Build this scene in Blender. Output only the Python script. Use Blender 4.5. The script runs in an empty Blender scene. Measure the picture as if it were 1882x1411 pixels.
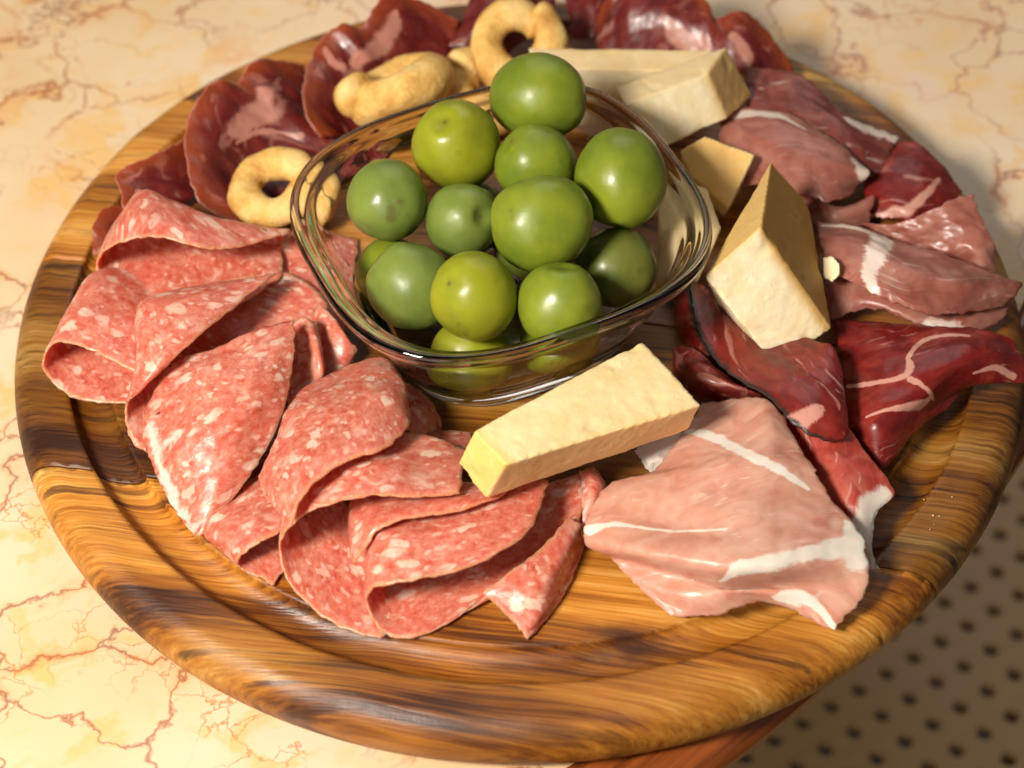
import bpy, bmesh, math, random
import numpy as np
from mathutils import Vector, Matrix, noise as mn

random.seed(4); np.random.seed(4)
sc = bpy.context.scene
col = sc.collection

# ------------------------------------------------------------------ camera
TZ = 0.74                      # table top height
BZ = TZ + 0.018                # board top height
EL, DIST, FPX, ROLL, TX, TY = 0.84228, 0.55329, 3800.0, -0.01683, -0.00235, -0.02995
CAM = np.array([TX, TY - DIST*math.cos(EL), DIST*math.sin(EL)])
FW = np.array([0, math.cos(EL), -math.sin(EL)]); RT0 = np.array([1., 0, 0]); UP0 = np.cross(RT0, FW)
RT = RT0*math.cos(ROLL) + UP0*math.sin(ROLL); UP = -RT0*math.sin(ROLL) + UP0*math.cos(ROLL)

def pix(x, y, h):
    """photo pixel + height above the board (mm) -> world point"""
    v = FW + RT*(x-941)/FPX - UP*(y-705.5)/FPX
    p = CAM + v*(h/1000.0 - CAM[2])/v[2]
    return np.array([p[0], p[1], p[2] + BZ])

def proj(P):
    v = np.asarray(P) - CAM - np.array([0, 0, BZ]); z = v @ FW
    return np.stack([941 + FPX*(v @ RT)/z, 705.5 - FPX*(v @ UP)/z, z], -1)

cam = bpy.data.cameras.new('camera'); co = bpy.data.objects.new('camera', cam); col.objects.link(co)
M = Matrix(((RT[0], UP[0], -FW[0], CAM[0]), (RT[1], UP[1], -FW[1], CAM[1]), (RT[2], UP[2], -FW[2], CAM[2]+BZ), (0, 0, 0, 1)))
co.matrix_world = M
cam.sensor_width = 36.0; cam.lens = FPX/1882*36.0
cam.clip_start = 0.02; cam.clip_end = 20
cam.dof.use_dof = True; cam.dof.focus_distance = 0.528; cam.dof.aperture_fstop = 10.5
sc.camera = co

# ------------------------------------------------------------------ light
w = bpy.data.worlds.new('World'); sc.world = w; w.use_nodes = True
bg = w.node_tree.nodes['Background']
bg.inputs[0].default_value = (1.0, 0.93, 0.84, 1); bg.inputs[1].default_value = 0.12

def area(name, d, dist, size, power, color, target=(0, 0, BZ), shape='SQUARE', sy=None):
    l = bpy.data.lights.new(name, 'AREA'); l.shape = shape; l.size = size
    if sy: l.size_y = sy
    l.energy = power; l.color = color
    o = bpy.data.objects.new(name, l); col.objects.link(o)
    dv = Vector(d).normalized(); o.location = Vector(target) + dv*dist
    o.rotation_euler = dv.to_track_quat('Z', 'Y').to_euler()
    return o
key = area('key_lamp', (-0.44, -0.50, 0.745), 0.75, 0.15, 9.5, (1.0, 0.925, 0.815), (-0.03, -0.04, BZ))
area('front_fill', (-0.34, -0.84, 0.42), 1.3, 0.70, 3.2, (1.0, 0.94, 0.85))  # added soft fill from the front, for open folds and front faces
area('back_fill', (0.10, 0.80, 0.80), 1.4, 0.90, 3.4, (1.0, 0.97, 0.92))  # added fill behind, out of view, for glass glints and sheen

key.data.cycles.is_caustics_light = True       # sunlit glass: let the light through the bowl
sc.view_settings.view_transform = 'Standard'; sc.view_settings.look = 'None'
sc.view_settings.exposure = 0.0; sc.view_settings.gamma = 1.0
sc.render.engine = 'CYCLES'
cy = sc.cycles
cy.use_denoising = True; cy.max_bounces = 14; cy.transmission_bounces = 12; cy.transparent_max_bounces = 12
cy.diffuse_bounces = 4; cy.glossy_bounces = 6
cy.caustics_refractive = True; cy.caustics_reflective = False; cy.blur_glossy = 0.6
cy.sample_clamp_indirect = 4.0

# ------------------------------------------------------------------ material helpers
class NT:
    def __init__(s, name):
        s.m = bpy.data.materials.new(name); s.m.use_nodes = True
        s.t = s.m.node_tree; s.p = s.t.nodes['Principled BSDF']
    def n(s, typ, ins=None, **kw):
        nd = s.t.nodes.new(typ)
        for k, v in kw.items(): setattr(nd, k, v)
        if ins:
            for k, v in ins.items(): s.set(nd.inputs[k], v)
        return nd
    def set(s, sock, v):
        if isinstance(v, bpy.types.NodeSocket): s.t.links.new(v, sock)
        elif isinstance(v, bpy.types.Node): s.t.links.new(v.outputs[0], sock)
        else: sock.default_value = v
    def math(s, op, a, b=0.0, c=0.0, clamp=False):
        return s.n('ShaderNodeMath', {0: a, 1: b, 2: c}, operation=op, use_clamp=clamp).outputs[0]
    def vmath(s, op, a, b=(0, 0, 0)):
        return s.n('ShaderNodeVectorMath', {0: a, 1: b}, operation=op).outputs[0]
    def vscale(s, a, k):
        nd = s.n('ShaderNodeVectorMath', {0: a}, operation='SCALE'); s.set(nd.inputs['Scale'], k); return nd.outputs[0]
    def noise(s, vec, scale, detail=3.0, rough=0.5, dist=0.0, out=0):
        return s.n('ShaderNodeTexNoise', {'Vector': vec, 'Scale': scale, 'Detail': detail, 'Roughness': rough, 'Distortion': dist}).outputs[out]
    def vor(s, vec, scale, feature='F1', rnd=1.0):
        return s.n('ShaderNodeTexVoronoi', {'Vector': vec, 'Scale': scale, 'Randomness': rnd}, feature=feature)
    def ramp(s, f, stops, interp='LINEAR'):
        nd = s.n('ShaderNodeValToRGB', {0: f}); cr = nd.color_ramp; cr.interpolation = interp
        while len(cr.elements) < len(stops): cr.elements.new(0.5)
        for e, (p, c) in zip(cr.elements, stops):
            e.position = p; e.color = (c, c, c, 1) if isinstance(c, (int, float)) else (*c, 1)
        return nd.outputs[0]
    def step(s, f, a, b, lo=0.0, hi=1.0):
        return s.n('ShaderNodeMapRange', {'Value': f, 'From Min': a, 'From Max': b, 'To Min': lo, 'To Max': hi}, interpolation_type='SMOOTHSTEP').outputs[0]
    def mix(s, f, a, b, mode='MIX'):
        nd = s.n('ShaderNodeMix', data_type='RGBA', blend_type=mode)
        s.set(nd.inputs[0], f)
        for i, v in ((6, a), (7, b)):
            s.set(nd.inputs[i], (*v, 1) if isinstance(v, tuple) and len(v) == 3 else v)
        return nd.outputs[2]
    def attr(s, name, out=2):
        return s.n('ShaderNodeAttribute', attribute_name=name).outputs[out]
    def mapping(s, vec, scale=(1, 1, 1), rot=(0, 0, 0), loc=(0, 0, 0)):
        return s.n('ShaderNodeMapping', {'Vector': vec, 'Scale': scale, 'Rotation': rot, 'Location': loc}).outputs[0]
    def coord(s, out='Object'):
        return s.n('ShaderNodeTexCoord').outputs[out]
    def bump(s, h, strength=0.3, dist=0.001, prev=None):
        nd = s.n('ShaderNodeBump', {'Height': h, 'Strength': strength, 'Distance': dist})
        if prev is not None: s.set(nd.inputs['Normal'], prev)
        return nd.outputs[0]
    def out(s, **kw):
        for k, v in kw.items(): s.set(s.p.inputs[k.replace('_', ' ')], v if not (isinstance(v, tuple) and len(v) == 3 and k == 'Base_Color') else (*v, 1))
        return s.m

def uv_mm(t):
    uv = t.n('ShaderNodeUVMap', uv_map='UVMap').outputs[0]
    r = t.n('ShaderNodeObjectInfo').outputs['Random']
    off = t.n('ShaderNodeCombineXYZ', {0: t.math('MULTIPLY', r, 371.0), 1: t.math('MULTIPLY', r, 913.0), 2: t.math('MULTIPLY', r, 57.0)}).outputs[0]
    return t.vmath('ADD', t.vscale(uv, 1000.0), off)

def sss(t, wgt, radius, scale=0.001):
    t.p.inputs['Subsurface Weight'].default_value = wgt
    t.p.inputs['Subsurface Radius'].default_value = radius
    t.p.inputs['Subsurface Scale'].default_value = scale

def mat_salami(name, fine=1.0, dark=0.0):
    t = NT(name); v = uv_mm(t)
    wn = t.n('ShaderNodeTexNoise', {'Vector': v, 'Scale': 0.30, 'Detail': 2.0, 'Roughness': 0.45}).outputs[1]
    va = t.mapping(v, (0.82, 1.2, 1.0), (0, 0, 0.5))
    vw = t.vmath('ADD', va, t.vscale(t.vmath('SUBTRACT', wn, (0.5, 0.5, 0.5)), 4.2))
    def flecks(scale, lo, hi, soft):
        vo = t.vor(vw, scale); c = t.n('ShaderNodeSeparateColor', {0: vo.outputs['Color']}).outputs[0]
        thr = t.math('MULTIPLY_ADD', c, hi-lo, lo)
        d = t.math('SUBTRACT', thr, vo.outputs['Distance'])
        return t.step(d, -soft, soft)
    f1 = flecks(0.17*fine, -0.30, 0.52, 0.13)
    f2 = flecks(0.34*fine, -0.45, 0.47, 0.16)
    f3 = flecks(0.75*fine, -0.45, 0.45, 0.20)
    patch = t.step(t.noise(v, 0.10, 2.0), 0.36, 0.60, 0.62, 1.0)
    fat = t.math('MAXIMUM', f1, t.math('MAXIMUM', t.math('MULTIPLY', f2, 0.85), t.math('MULTIPLY', f3, 0.30)))
    cloud = t.noise(v, 0.13, 4.0, 0.6)
    fat = t.math('MULTIPLY', fat, t.math('MULTIPLY', patch, t.step(t.noise(v, 0.8, 2.0), 0.20, 0.60, 0.62, 1.0)))
    fat = t.math('MAXIMUM', fat, t.step(cloud, 0.52, 0.78, 0.0, 0.62))
    meat = t.ramp(t.noise(v, 0.42, 6.0, 0.65), [(0.28, (0.45, 0.062, 0.034)), (0.44, (0.57, 0.130, 0.080)), (0.58, (0.63, 0.210, 0.142)), (0.74, (0.69, 0.345, 0.255))])
    fatc = t.mix(t.noise(v, 0.3), (0.78, 0.46, 0.34), (0.86, 0.67, 0.55))
    c = t.mix(t.math('MULTIPLY', fat, 0.92), meat, fatc)
    fe = t.step(t.math('ADD', t.attr('fat'), t.math('MULTIPLY', t.math('SUBTRACT', t.noise(v, 0.3, 4.0, 0.6), 0.5), 1.6)), 0.45, 0.95)
    c = t.mix(t.math('MULTIPLY', fe, 0.75), c, (0.82, 0.64, 0.55))
    vh = t.vor(vw, 0.11); ch = t.n('ShaderNodeSeparateColor', {0: vh.outputs['Color']}).outputs[1]
    hole = t.math('MULTIPLY', t.step(vh.outputs['Distance'], 0.11, 0.06), t.step(ch, 0.80, 0.82))
    c = t.mix(t.math('MULTIPLY', hole, 0.85), c, (0.16, 0.02, 0.014))
    e = t.attr('edge')
    rind = t.step(t.math('ADD', e, t.math('MULTIPLY', t.noise(v, 0.8), 0.0005)), 0.0014, 0.0007)
    rc = t.ramp(t.noise(v, 2.2, 2.0), [(0.35, (0.50, 0.17, 0.07)), (0.65, (0.70, 0.38, 0.22))])
    c = t.mix(t.math('MULTIPLY', rind, 0.75), c, rc)
    b = t.bump(t.math('ADD', t.math('MULTIPLY', fat, 0.25), t.noise(v, 1.1, 4.0)), 0.14, 0.0006)
    b = t.bump(t.math('SUBTRACT', 1.0, hole), 0.5, 0.0005, b)
    sss(t, 0.8, (3.0, 0.8, 0.45), 0.001)
    return t.out(Base_Color=c, Roughness=t.step(t.noise(v, 0.3), 0.3, 0.7, 0.26, 0.44), Normal=b, Specular_IOR_Level=0.45)

def mat_ham(name, lo, mid, hi, fatc, streak=0.5, marb=0.0, rough=(0.3, 0.5), crust=None, ang=0.35, sw=0.35, rimc=None):
    t = NT(name); v = uv_mm(t)
    wn = t.n('ShaderNodeTexNoise', {'Vector': v, 'Scale': 0.05, 'Detail': 2.0}).outputs[1]
    vw = t.vmath('ADD', v, t.vscale(t.vmath('SUBTRACT', wn, (0.5, 0.5, 0.5)), 9.0))
    vr = t.mapping(vw, (1, 1, 1), (0, 0, ang))
    base = t.ramp(t.noise(t.mapping(vr, (0.05, 0.14, 1)), 1.0, 4.0, 0.55), [(0.3, lo), (0.5, mid), (0.72, hi)])
    fib = t.noise(t.mapping(vr, (0.10, 1.7, 1)), 1.0, 3.0)
    c = t.mix(t.step(fib, 0.45, 0.75, 0, 0.22), base, hi)
    s1 = t.noise(t.mapping(vr, (0.028, 0.62, 1)), 1.0, 3.0, 0.55)
    line = t.math('MULTIPLY', t.step(s1, 0.57, 0.70), t.step(t.noise(v, 0.05, 2.0), 0.42, 0.60))
    c = t.mix(t.math('MULTIPLY', line, streak), c, fatc)
    if marb:
        mb = t.step(t.noise(t.mapping(vw, (0.07, 0.10, 1)), 1.0, 2.0, 0.45, 0.3), 0.60, 0.68, 0, marb)
        c = t.mix(mb, c, fatc)
    fa = t.attr('fat')
    fa = t.step(t.math('ADD', t.math('ADD', fa, t.math('MULTIPLY', t.math('SUBTRACT', t.noise(vr, 0.22, 4.0, 0.6), 0.5), 0.9)), t.math('MULTIPLY', t.math('SUBTRACT', fib, 0.5), 0.35)), 0.34, 0.66)
    fcol = t.mix(t.noise(v, 0.25, 3.0), fatc, tuple(min(0.9, q*1.10) for q in fatc))
    c = t.mix(t.math('MULTIPLY', fa, 0.94), c, fcol)
    e = t.attr('edge')
    if crust:
        k = t.step(t.math('ADD', e, t.math('MULTIPLY', t.noise(v, 0.55, 4.0, 0.65), 0.0034)), 0.0034, 0.0020)
        c = t.mix(k, c, t.mix(t.noise(v, 3.0, 3.0), crust, tuple(q*3.5 for q in crust)))
    if rimc:
        k = t.step(t.math('ADD', e, t.math('MULTIPLY', t.noise(v, 0.12, 3.0), 0.010)), 0.013, 0.005)
        c = t.mix(t.math('MULTIPLY', k, t.math('SUBTRACT', 0.8, t.math('MULTIPLY', fa, 0.6))), c, rimc)
    b = t.bump(t.math('ADD', fib, t.noise(v, 0.5, 3.0)), 0.12, 0.0005)
    sss(t, sw, (3.0, 0.8, 0.5))
    return t.out(Base_Color=c, Roughness=t.step(t.noise(v, 0.35), 0.3, 0.7, *rough), Normal=b, Specular_IOR_Level=0.5)

def mat_cheese(name, a, b_, rind):
    t = NT(name); v = t.vscale(t.coord('Object'), 1000.0)
    c = t.mix(t.step(t.noise(v, 0.16, 5.0, 0.6), 0.3, 0.7), a, b_)
    c = t.mix(t.step(t.noise(v, 1.3, 3.0), 0.62, 0.74, 0, 0.45), c, (0.86, 0.74, 0.52))
    r = t.attr('rind'); c = t.mix(t.math('MULTIPLY', r, 0.95), c, rind)  # rind tone, plus golden shading painted on some faces
    vd = t.vmath('ADD', v, t.vscale(t.n('ShaderNodeTexNoise', {'Vector': v, 'Scale': 0.25, 'Detail': 4.0}).outputs[1], 6.0))
    ed = t.vor(vd, 0.07, 'DISTANCE_TO_EDGE').outputs['Distance']
    crack = t.math('MULTIPLY', t.step(ed, 0.03, 0.0), t.step(t.noise(v, 0.08), 0.5, 0.62))
    c = t.mix(t.math('MULTIPLY', crack, 0.30), c, (0.84, 0.70, 0.46))
    b = t.bump(t.noise(v, 1.2, 6.0, 0.65), 0.16, 0.0008)
    b = t.bump(crack, 0.15, 0.0006, b)
    sss(t, 0.45, (1.0, 0.7, 0.35), 0.0018)
    return t.out(Base_Color=c, Roughness=0.55, Normal=b, Specular_IOR_Level=0.25)

def mat_olive(name, a, b_, c_):
    t = NT(name); v = t.vscale(t.coord('Object'), 1000.0)
    r = t.n('ShaderNodeObjectInfo').outputs['Random']
    off = t.n('ShaderNodeCombineXYZ', {0: t.math('MULTIPLY', r, 171.0), 1: t.math('MULTIPLY', r, 313.0)}).outputs[0]
    v = t.vmath('ADD', v, off)
    c = t.ramp(t.noise(v, 0.075, 3.0, 0.5), [(0.30, a), (0.5, b_), (0.72, c_)])
    c = t.mix(t.step(t.noise(t.vmath('ADD', v, (9, 70, 3)), 0.16, 4.0, 0.6), 0.50, 0.80, 0, 0.25), c, tuple(q*0.7 for q in a))
    vo = t.vor(v, 0.55); cc = t.n('ShaderNodeSeparateColor', {0: vo.outputs['Color']}).outputs[0]
    dots = t.math('MULTIPLY', t.step(vo.outputs['Distance'], 0.16, 0.06), t.step(cc, 0.3, 0.5))
    c = t.mix(t.math('MULTIPLY', dots, 0.25), c, tuple(q*0.55 for q in a))
    vo2 = t.vor(t.vmath('ADD', v, (7, 3, 1)), 0.13); c2 = t.n('ShaderNodeSeparateColor', {0: vo2.outputs['Color']}).outputs[0]
    sp = t.math('MULTIPLY', t.step(vo2.outputs['Distance'], 0.15, 0.11), t.step(c2, 0.55, 0.6))
    c = t.mix(t.math('MULTIPLY', sp, 0.65), c, (0.20, 0.24, 0.010))
    br = t.math('MULTIPLY', t.step(t.noise(t.vmath('ADD', v, (31, 5, 2)), 0.11, 3.0), 0.64, 0.74), 0.6)
    c = t.mix(br, c, (0.10, 0.065, 0.02))
    st = t.attr('scar'); c = t.mix(st, c, (0.12, 0.09, 0.02))
    b = t.bump(t.noise(v, 0.5, 4.0), 0.10, 0.0006)
    sss(t, 0.12, (0.5, 1.0, 0.15), 0.002)
    return t.out(Base_Color=c, Roughness=t.step(t.noise(v, 0.12), 0.35, 0.7, 0.28, 0.46), Normal=b, Specular_IOR_Level=0.42, Coat_Weight=0.05, Coat_Roughness=0.15)

def mat_tarallo():
    t = NT('baked_dough'); v = t.vscale(t.coord('Object'), 1000.0)
    c = t.ramp(t.noise(v, 0.13, 5.0, 0.6), [(0.3, (0.55, 0.26, 0.055)), (0.5, (0.76, 0.46, 0.13)), (0.7, (0.84, 0.60, 0.25))])
    c = t.mix(t.step(t.noise(v, 1.1, 3.0), 0.58, 0.74, 0, 0.35), c, (0.40, 0.19, 0.05))
    b = t.bump(t.noise(v, 0.8, 6.0, 0.65), 0.55, 0.0015)
    sss(t, 0.15, (1.0, 0.6, 0.3), 0.001)
    return t.out(Base_Color=c, Roughness=0.62, Normal=b, Specular_IOR_Level=0.3)

def mat_wood():
    t = NT('olive_wood'); g = t.n('ShaderNodeNewGeometry').outputs['Position']
    r = t.n('ShaderNodeObjectInfo').outputs['Random']
    p = t.mapping(t.vscale(g, 1000.0), (1, 1, 1), (0, 0, math.radians(10.1)))
    off = t.n('ShaderNodeCombineXYZ', {0: t.math('MULTIPLY', r, 900.0), 1: t.math('MULTIPLY', r, 477.0), 2: t.math('MULTIPLY', r, 300.0)}).outputs[0]
    q = t.vmath('ADD', p, off)
    wl = t.n('ShaderNodeTexNoise', {'Vector': t.mapping(q, (0.009, 0.02, 0.02)), 'Scale': 1.0, 'Detail': 2.0}).outputs[1]
    q2 = t.vmath('ADD', q, t.vmath('MULTIPLY', t.vmath('SUBTRACT', wl, (0.5, 0.5, 0.5)), (0, 13, 13)))
    big = t.noise(t.mapping(q2, (0.008, 0.055, 0.016)), 1.0, 4.0, 0.55)
    fine = t.noise(t.mapping(q2, (0.018, 1.15, 0.25)), 1.0, 4.0, 0.6)
    f = t.math('ADD', t.math('MULTIPLY', big, 0.74), t.math('MULTIPLY', fine, 0.34))
    c = t.ramp(f, [(0.39, (0.055, 0.014, 0.003)), (0.46, (0.20, 0.058, 0.006)), (0.52, (0.36, 0.124, 0.012)), (0.595, (0.51, 0.210, 0.027)), (0.70, (0.70, 0.40, 0.11))])
    dk = t.noise(t.mapping(q2, (0.009, 0.33, 0.08)), 1.0, 4.0, 0.55)
    dkm = t.step(t.noise(t.mapping(q2, (0.010, 0.05, 0.05)), 1.0, 2.0), 0.40, 0.58, 0.30, 1.0)
    c = t.mix(t.math('MULTIPLY', t.step(dk, 0.55, 0.66, 0, 0.85), dkm), c, (0.035, 0.012, 0.006))
    ln = t.noise(t.mapping(q2, (0.014, 2.0, 0.4)), 1.0, 3.0, 0.6)
    lm = t.step(t.noise(t.mapping(q2, (0.012, 0.06, 0.03)), 1.0, 2.0), 0.42, 0.66, 0.06, 0.60)
    c = t.mix(t.math('MULTIPLY', t.step(ln, 0.52, 0.64), lm), c, (0.085, 0.024, 0.006))
    pores = t.noise(t.mapping(q, (0.16, 2.6, 0.5)), 1.0, 2.0)
    c = t.mix(t.step(pores, 0.60, 0.72, 0, 0.22), c, (0.05, 0.018, 0.006))
    # knot near the front groove
    k = pix(1150, 1178, 0)
    kd = t.n('ShaderNodeVectorMath', {0: t.vmath('MULTIPLY', t.vmath('SUBTRACT', g, tuple(k)), (0.55, 1.2, 1.0))}, operation='LENGTH').outputs['Value']
    kd = t.math('ADD', kd, t.math('MULTIPLY', t.noise(t.vscale(g, 1000.0), 0.12, 3.0), 0.010))
    c = t.mix(t.step(kd, 0.0135, 0.006, 0, 0.85), c, (0.040, 0.013, 0.006))
    # worn pale rubbing
    wear = t.noise(t.vscale(g, 1000.0), 0.05, 5.0, 0.65)
    c = t.mix(t.step(wear, 0.62, 0.78, 0, 0.22), c, (0.52, 0.36, 0.18))
    tone = t.math('MULTIPLY', t.attr('tone'), t.step(t.noise(t.mapping(q2, (0.012, 0.03, 0.01)), 1.0, 2.0), 0.3, 0.7, 0.74, 1.20))
    c = t.mix(1.0, c, t.n('ShaderNodeCombineColor', {0: tone, 1: tone, 2: tone}).outputs[0], 'MULTIPLY')
    b = t.bump(t.math('ADD', fine, t.math('MULTIPLY', pores, 0.6)), 0.30, 0.0006)
    scr = t.noise(t.mapping(t.vscale(g, 1000.0), (1.4, 0.05, 1.0), (0, 0, 0.2)), 1.0, 2.0)
    b = t.bump(scr, 0.06, 0.0005, b)
    return t.out(Base_Color=c, Roughness=t.step(t.noise(q, 0.06, 4.0), 0.3, 0.7, 0.36, 0.54), Normal=b, Specular_IOR_Level=0.5)

def mat_marble():
    t = NT('cream_marble'); g = t.vscale(t.n('ShaderNodeNewGeometry').outputs['Position'], 1000.0)
    wn = t.n('ShaderNodeTexNoise', {'Vector': g, 'Scale': 0.038, 'Detail': 5.0, 'Roughness': 0.55}).outputs[1]
    gw = t.vmath('ADD', g, t.vscale(t.vmath('SUBTRACT', wn, (0.5, 0.5, 0.5)), 44.0))
    base = t.ramp(t.noise(g, 0.018, 4.0), [(0.3, (0.67, 0.47, 0.26)), (0.55, (0.72, 0.54, 0.34)), (0.75, (0.73, 0.59, 0.42))])
    yel = t.step(t.noise(gw, 0.055, 3.0), 0.50, 0.68, 0, 0.60)
    c = t.mix(yel, base, (0.74, 0.42, 0.10))
    pk = t.step(t.noise(t.vmath('ADD', gw, (90, 40, 0)), 0.03, 3.0), 0.60, 0.72, 0, 0.5)
    c = t.mix(pk, c, (0.70, 0.50, 0.40))
    e1 = t.vor(gw, 0.027, 'DISTANCE_TO_EDGE').outputs['Distance']
    wd = t.step(t.noise(g, 0.03, 2.0), 0.36, 0.70, 0.010, 0.036)
    v1 = t.n('ShaderNodeMapRange', {'Value': e1, 'From Min': 0.0, 'From Max': wd, 'To Min': 1.0, 'To Max': 0.0}).outputs[0]
    v1 = t.math('MULTIPLY', v1, t.step(t.noise(t.vmath('ADD', g, (13, 77, 0)), 0.016, 2.0), 0.34, 0.50))
    halo = t.math('MULTIPLY', t.step(e1, 0.11, 0.0), t.step(t.noise(g, 0.04, 3.0), 0.45, 0.68, 0, 0.55))
    c = t.mix(halo, c, (0.66, 0.28, 0.07))
    vc = t.mix(t.step(t.noise(g, 0.05), 0.4, 0.65), (0.34, 0.080, 0.028), (0.24, 0.085, 0.060))
    c = t.mix(t.math('MULTIPLY', v1, 0.82), c, vc)
    e2 = t.vor(t.vmath('ADD', gw, (55, 21, 0)), 0.055, 'DISTANCE_TO_EDGE').outputs['Distance']
    v2 = t.math('MULTIPLY', t.step(e2, 0.022, 0.0), t.step(t.noise(g, 0.022, 3.0), 0.42, 0.60, 0, 0.75))
    c = t.mix(v2, c, (0.50, 0.19, 0.05))
    return t.out(Base_Color=c, Roughness=0.22, Specular_IOR_Level=0.4)

def mat_simple_wood(name, a, b_, rough=0.35, dirv=(0.74, 0.67)):
    t = NT(name); g = t.vscale(t.n('ShaderNodeNewGeometry').outputs['Position'], 1000.0)
    q = t.mapping(g, (1, 1, 1), (0, 0, -math.atan2(dirv[1], dirv[0])))
    f = t.noise(t.mapping(q, (0.012, 0.35, 0.35)), 1.0, 4.0, 0.6)
    c = t.ramp(f, [(0.3, a), (0.7, b_)])
    return t.out(Base_Color=c, Roughness=rough, Normal=t.bump(f, 0.15, 0.0006))

def mat_glass():
    t = NT('clear_glass')
    return t.out(Base_Color=(0.995, 0.998, 0.995), Roughness=0.0, IOR=1.47, Transmission_Weight=1.0)

MAT = {
 'salami': mat_salami('salami_meat', 1.3),
 'salami_fine': mat_salami('salami_meat_fine', 1.25),
 'ham': mat_ham('cured_ham', (0.51, 0.20, 0.135), (0.60, 0.285, 0.20), (0.67, 0.38, 0.285), (0.80, 0.66, 0.58), 0.4, 0.0, (0.30, 0.46), None, 0.35, 0.7),
 'ham_dim': mat_ham('cured_ham_dim', (0.25, 0.066, 0.047), (0.33, 0.115, 0.082), (0.42, 0.195, 0.140), (0.74, 0.58, 0.50), 0.32, 0.0, (0.28, 0.45), None, 0.35, 0.6),  # brownish pink ham, with dimmer light mixed into its colour
 'ham_shaded': mat_ham('cured_ham_shaded', (0.10, 0.014, 0.010), (0.16, 0.030, 0.022), (0.27, 0.085, 0.062), (0.74, 0.58, 0.50), 0.4, 0.0, (0.30, 0.46), None, 0.35, 0.5),  # dark red ham, darkened further to carry the back slice's shade
 'speck': mat_ham('smoked_ham', (0.10, 0.004, 0.004), (0.17, 0.009, 0.007), (0.27, 0.030, 0.018), (0.55, 0.27, 0.21), 0.55, 0.0, (0.26, 0.42), (0.012, 0.008, 0.006), 0.35, 0.5),
 'speckred': mat_ham('smoked_ham_red', (0.30, 0.022, 0.014), (0.42, 0.060, 0.040), (0.52, 0.15, 0.10), (0.80, 0.64, 0.56), 0.5, 0.0, (0.30, 0.45), None, 1.2, 0.7),
 'coppa': mat_ham('cured_neck', (0.070, 0.005, 0.006), (0.125, 0.010, 0.009), (0.21, 0.030, 0.020), (0.44, 0.20, 0.15), 0.3, 0.5, (0.26, 0.42), None, 0.9, 0.6, (0.26, 0.045, 0.008)),
 'cheese': mat_cheese('aged_cheese', (0.80, 0.59, 0.28), (0.85, 0.68, 0.38), (0.85, 0.46, 0.075)),
 'cheesepale': mat_cheese('aged_cheese_pale', (0.87, 0.72, 0.43), (0.90, 0.80, 0.56), (0.55, 0.30, 0.05)),
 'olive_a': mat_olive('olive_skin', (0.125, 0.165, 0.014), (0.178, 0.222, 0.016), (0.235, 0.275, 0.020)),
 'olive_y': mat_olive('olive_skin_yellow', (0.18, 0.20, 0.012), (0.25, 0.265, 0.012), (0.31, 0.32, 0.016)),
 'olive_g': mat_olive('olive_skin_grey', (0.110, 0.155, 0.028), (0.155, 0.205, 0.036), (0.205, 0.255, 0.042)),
 'olive_shaded': mat_olive('olive_skin_shaded', (0.10, 0.13, 0.018), (0.13, 0.16, 0.022), (0.15, 0.15, 0.03)),  # darker skin carrying the shade that neighbouring olives cast
 'dough': mat_tarallo(), 'wood': mat_wood(), 'marble': mat_marble(),
 'trim': mat_simple_wood('reddish_wood', (0.09, 0.020, 0.005), (0.34, 0.085, 0.016), 0.25),
 'chair': mat_simple_wood('beech_ply', (0.56, 0.34, 0.15), (0.62, 0.39, 0.18), 0.4, (0.85, 0.53)),
 'darkwood': mat_simple_wood('dark_frame_wood', (0.010, 0.006, 0.004), (0.025, 0.014, 0.008), 0.4),
 'floor': mat_simple_wood('dark_floor', (0.010, 0.008, 0.006), (0.020, 0.015, 0.010), 0.6, (1, 0)),
 'glass': mat_glass(),
}

# ------------------------------------------------------------------ vectorised gradient noise
_rs = np.random.RandomState(7); _pm = _rs.permutation(256); _pm = np.r_[_pm, _pm, _pm]
_gr = _rs.normal(size=(256, 3)); _gr /= np.linalg.norm(_gr, axis=1, keepdims=True)
def pn3(P):
    P = np.asarray(P, float); sh = P.shape[:-1]; P = P.reshape(-1, 3)
    I = np.floor(P).astype(int); f = P-I; I &= 255; u = f*f*f*(f*(f*6-15)+10); r = 0
    for dx in (0, 1):
        for dy in (0, 1):
            for dz in (0, 1):
                h = _pm[_pm[_pm[I[:, 0]+dx]+((I[:, 1]+dy) & 255)]+((I[:, 2]+dz) & 255)]
                g = (_gr[h]*(f-np.array([dx, dy, dz]))).sum(1)
                wt = (u[:, 0] if dx else 1-u[:, 0])*(u[:, 1] if dy else 1-u[:, 1])*(u[:, 2] if dz else 1-u[:, 2])
                r = r+g*wt
    return (r*1.4).reshape(sh)

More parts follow.
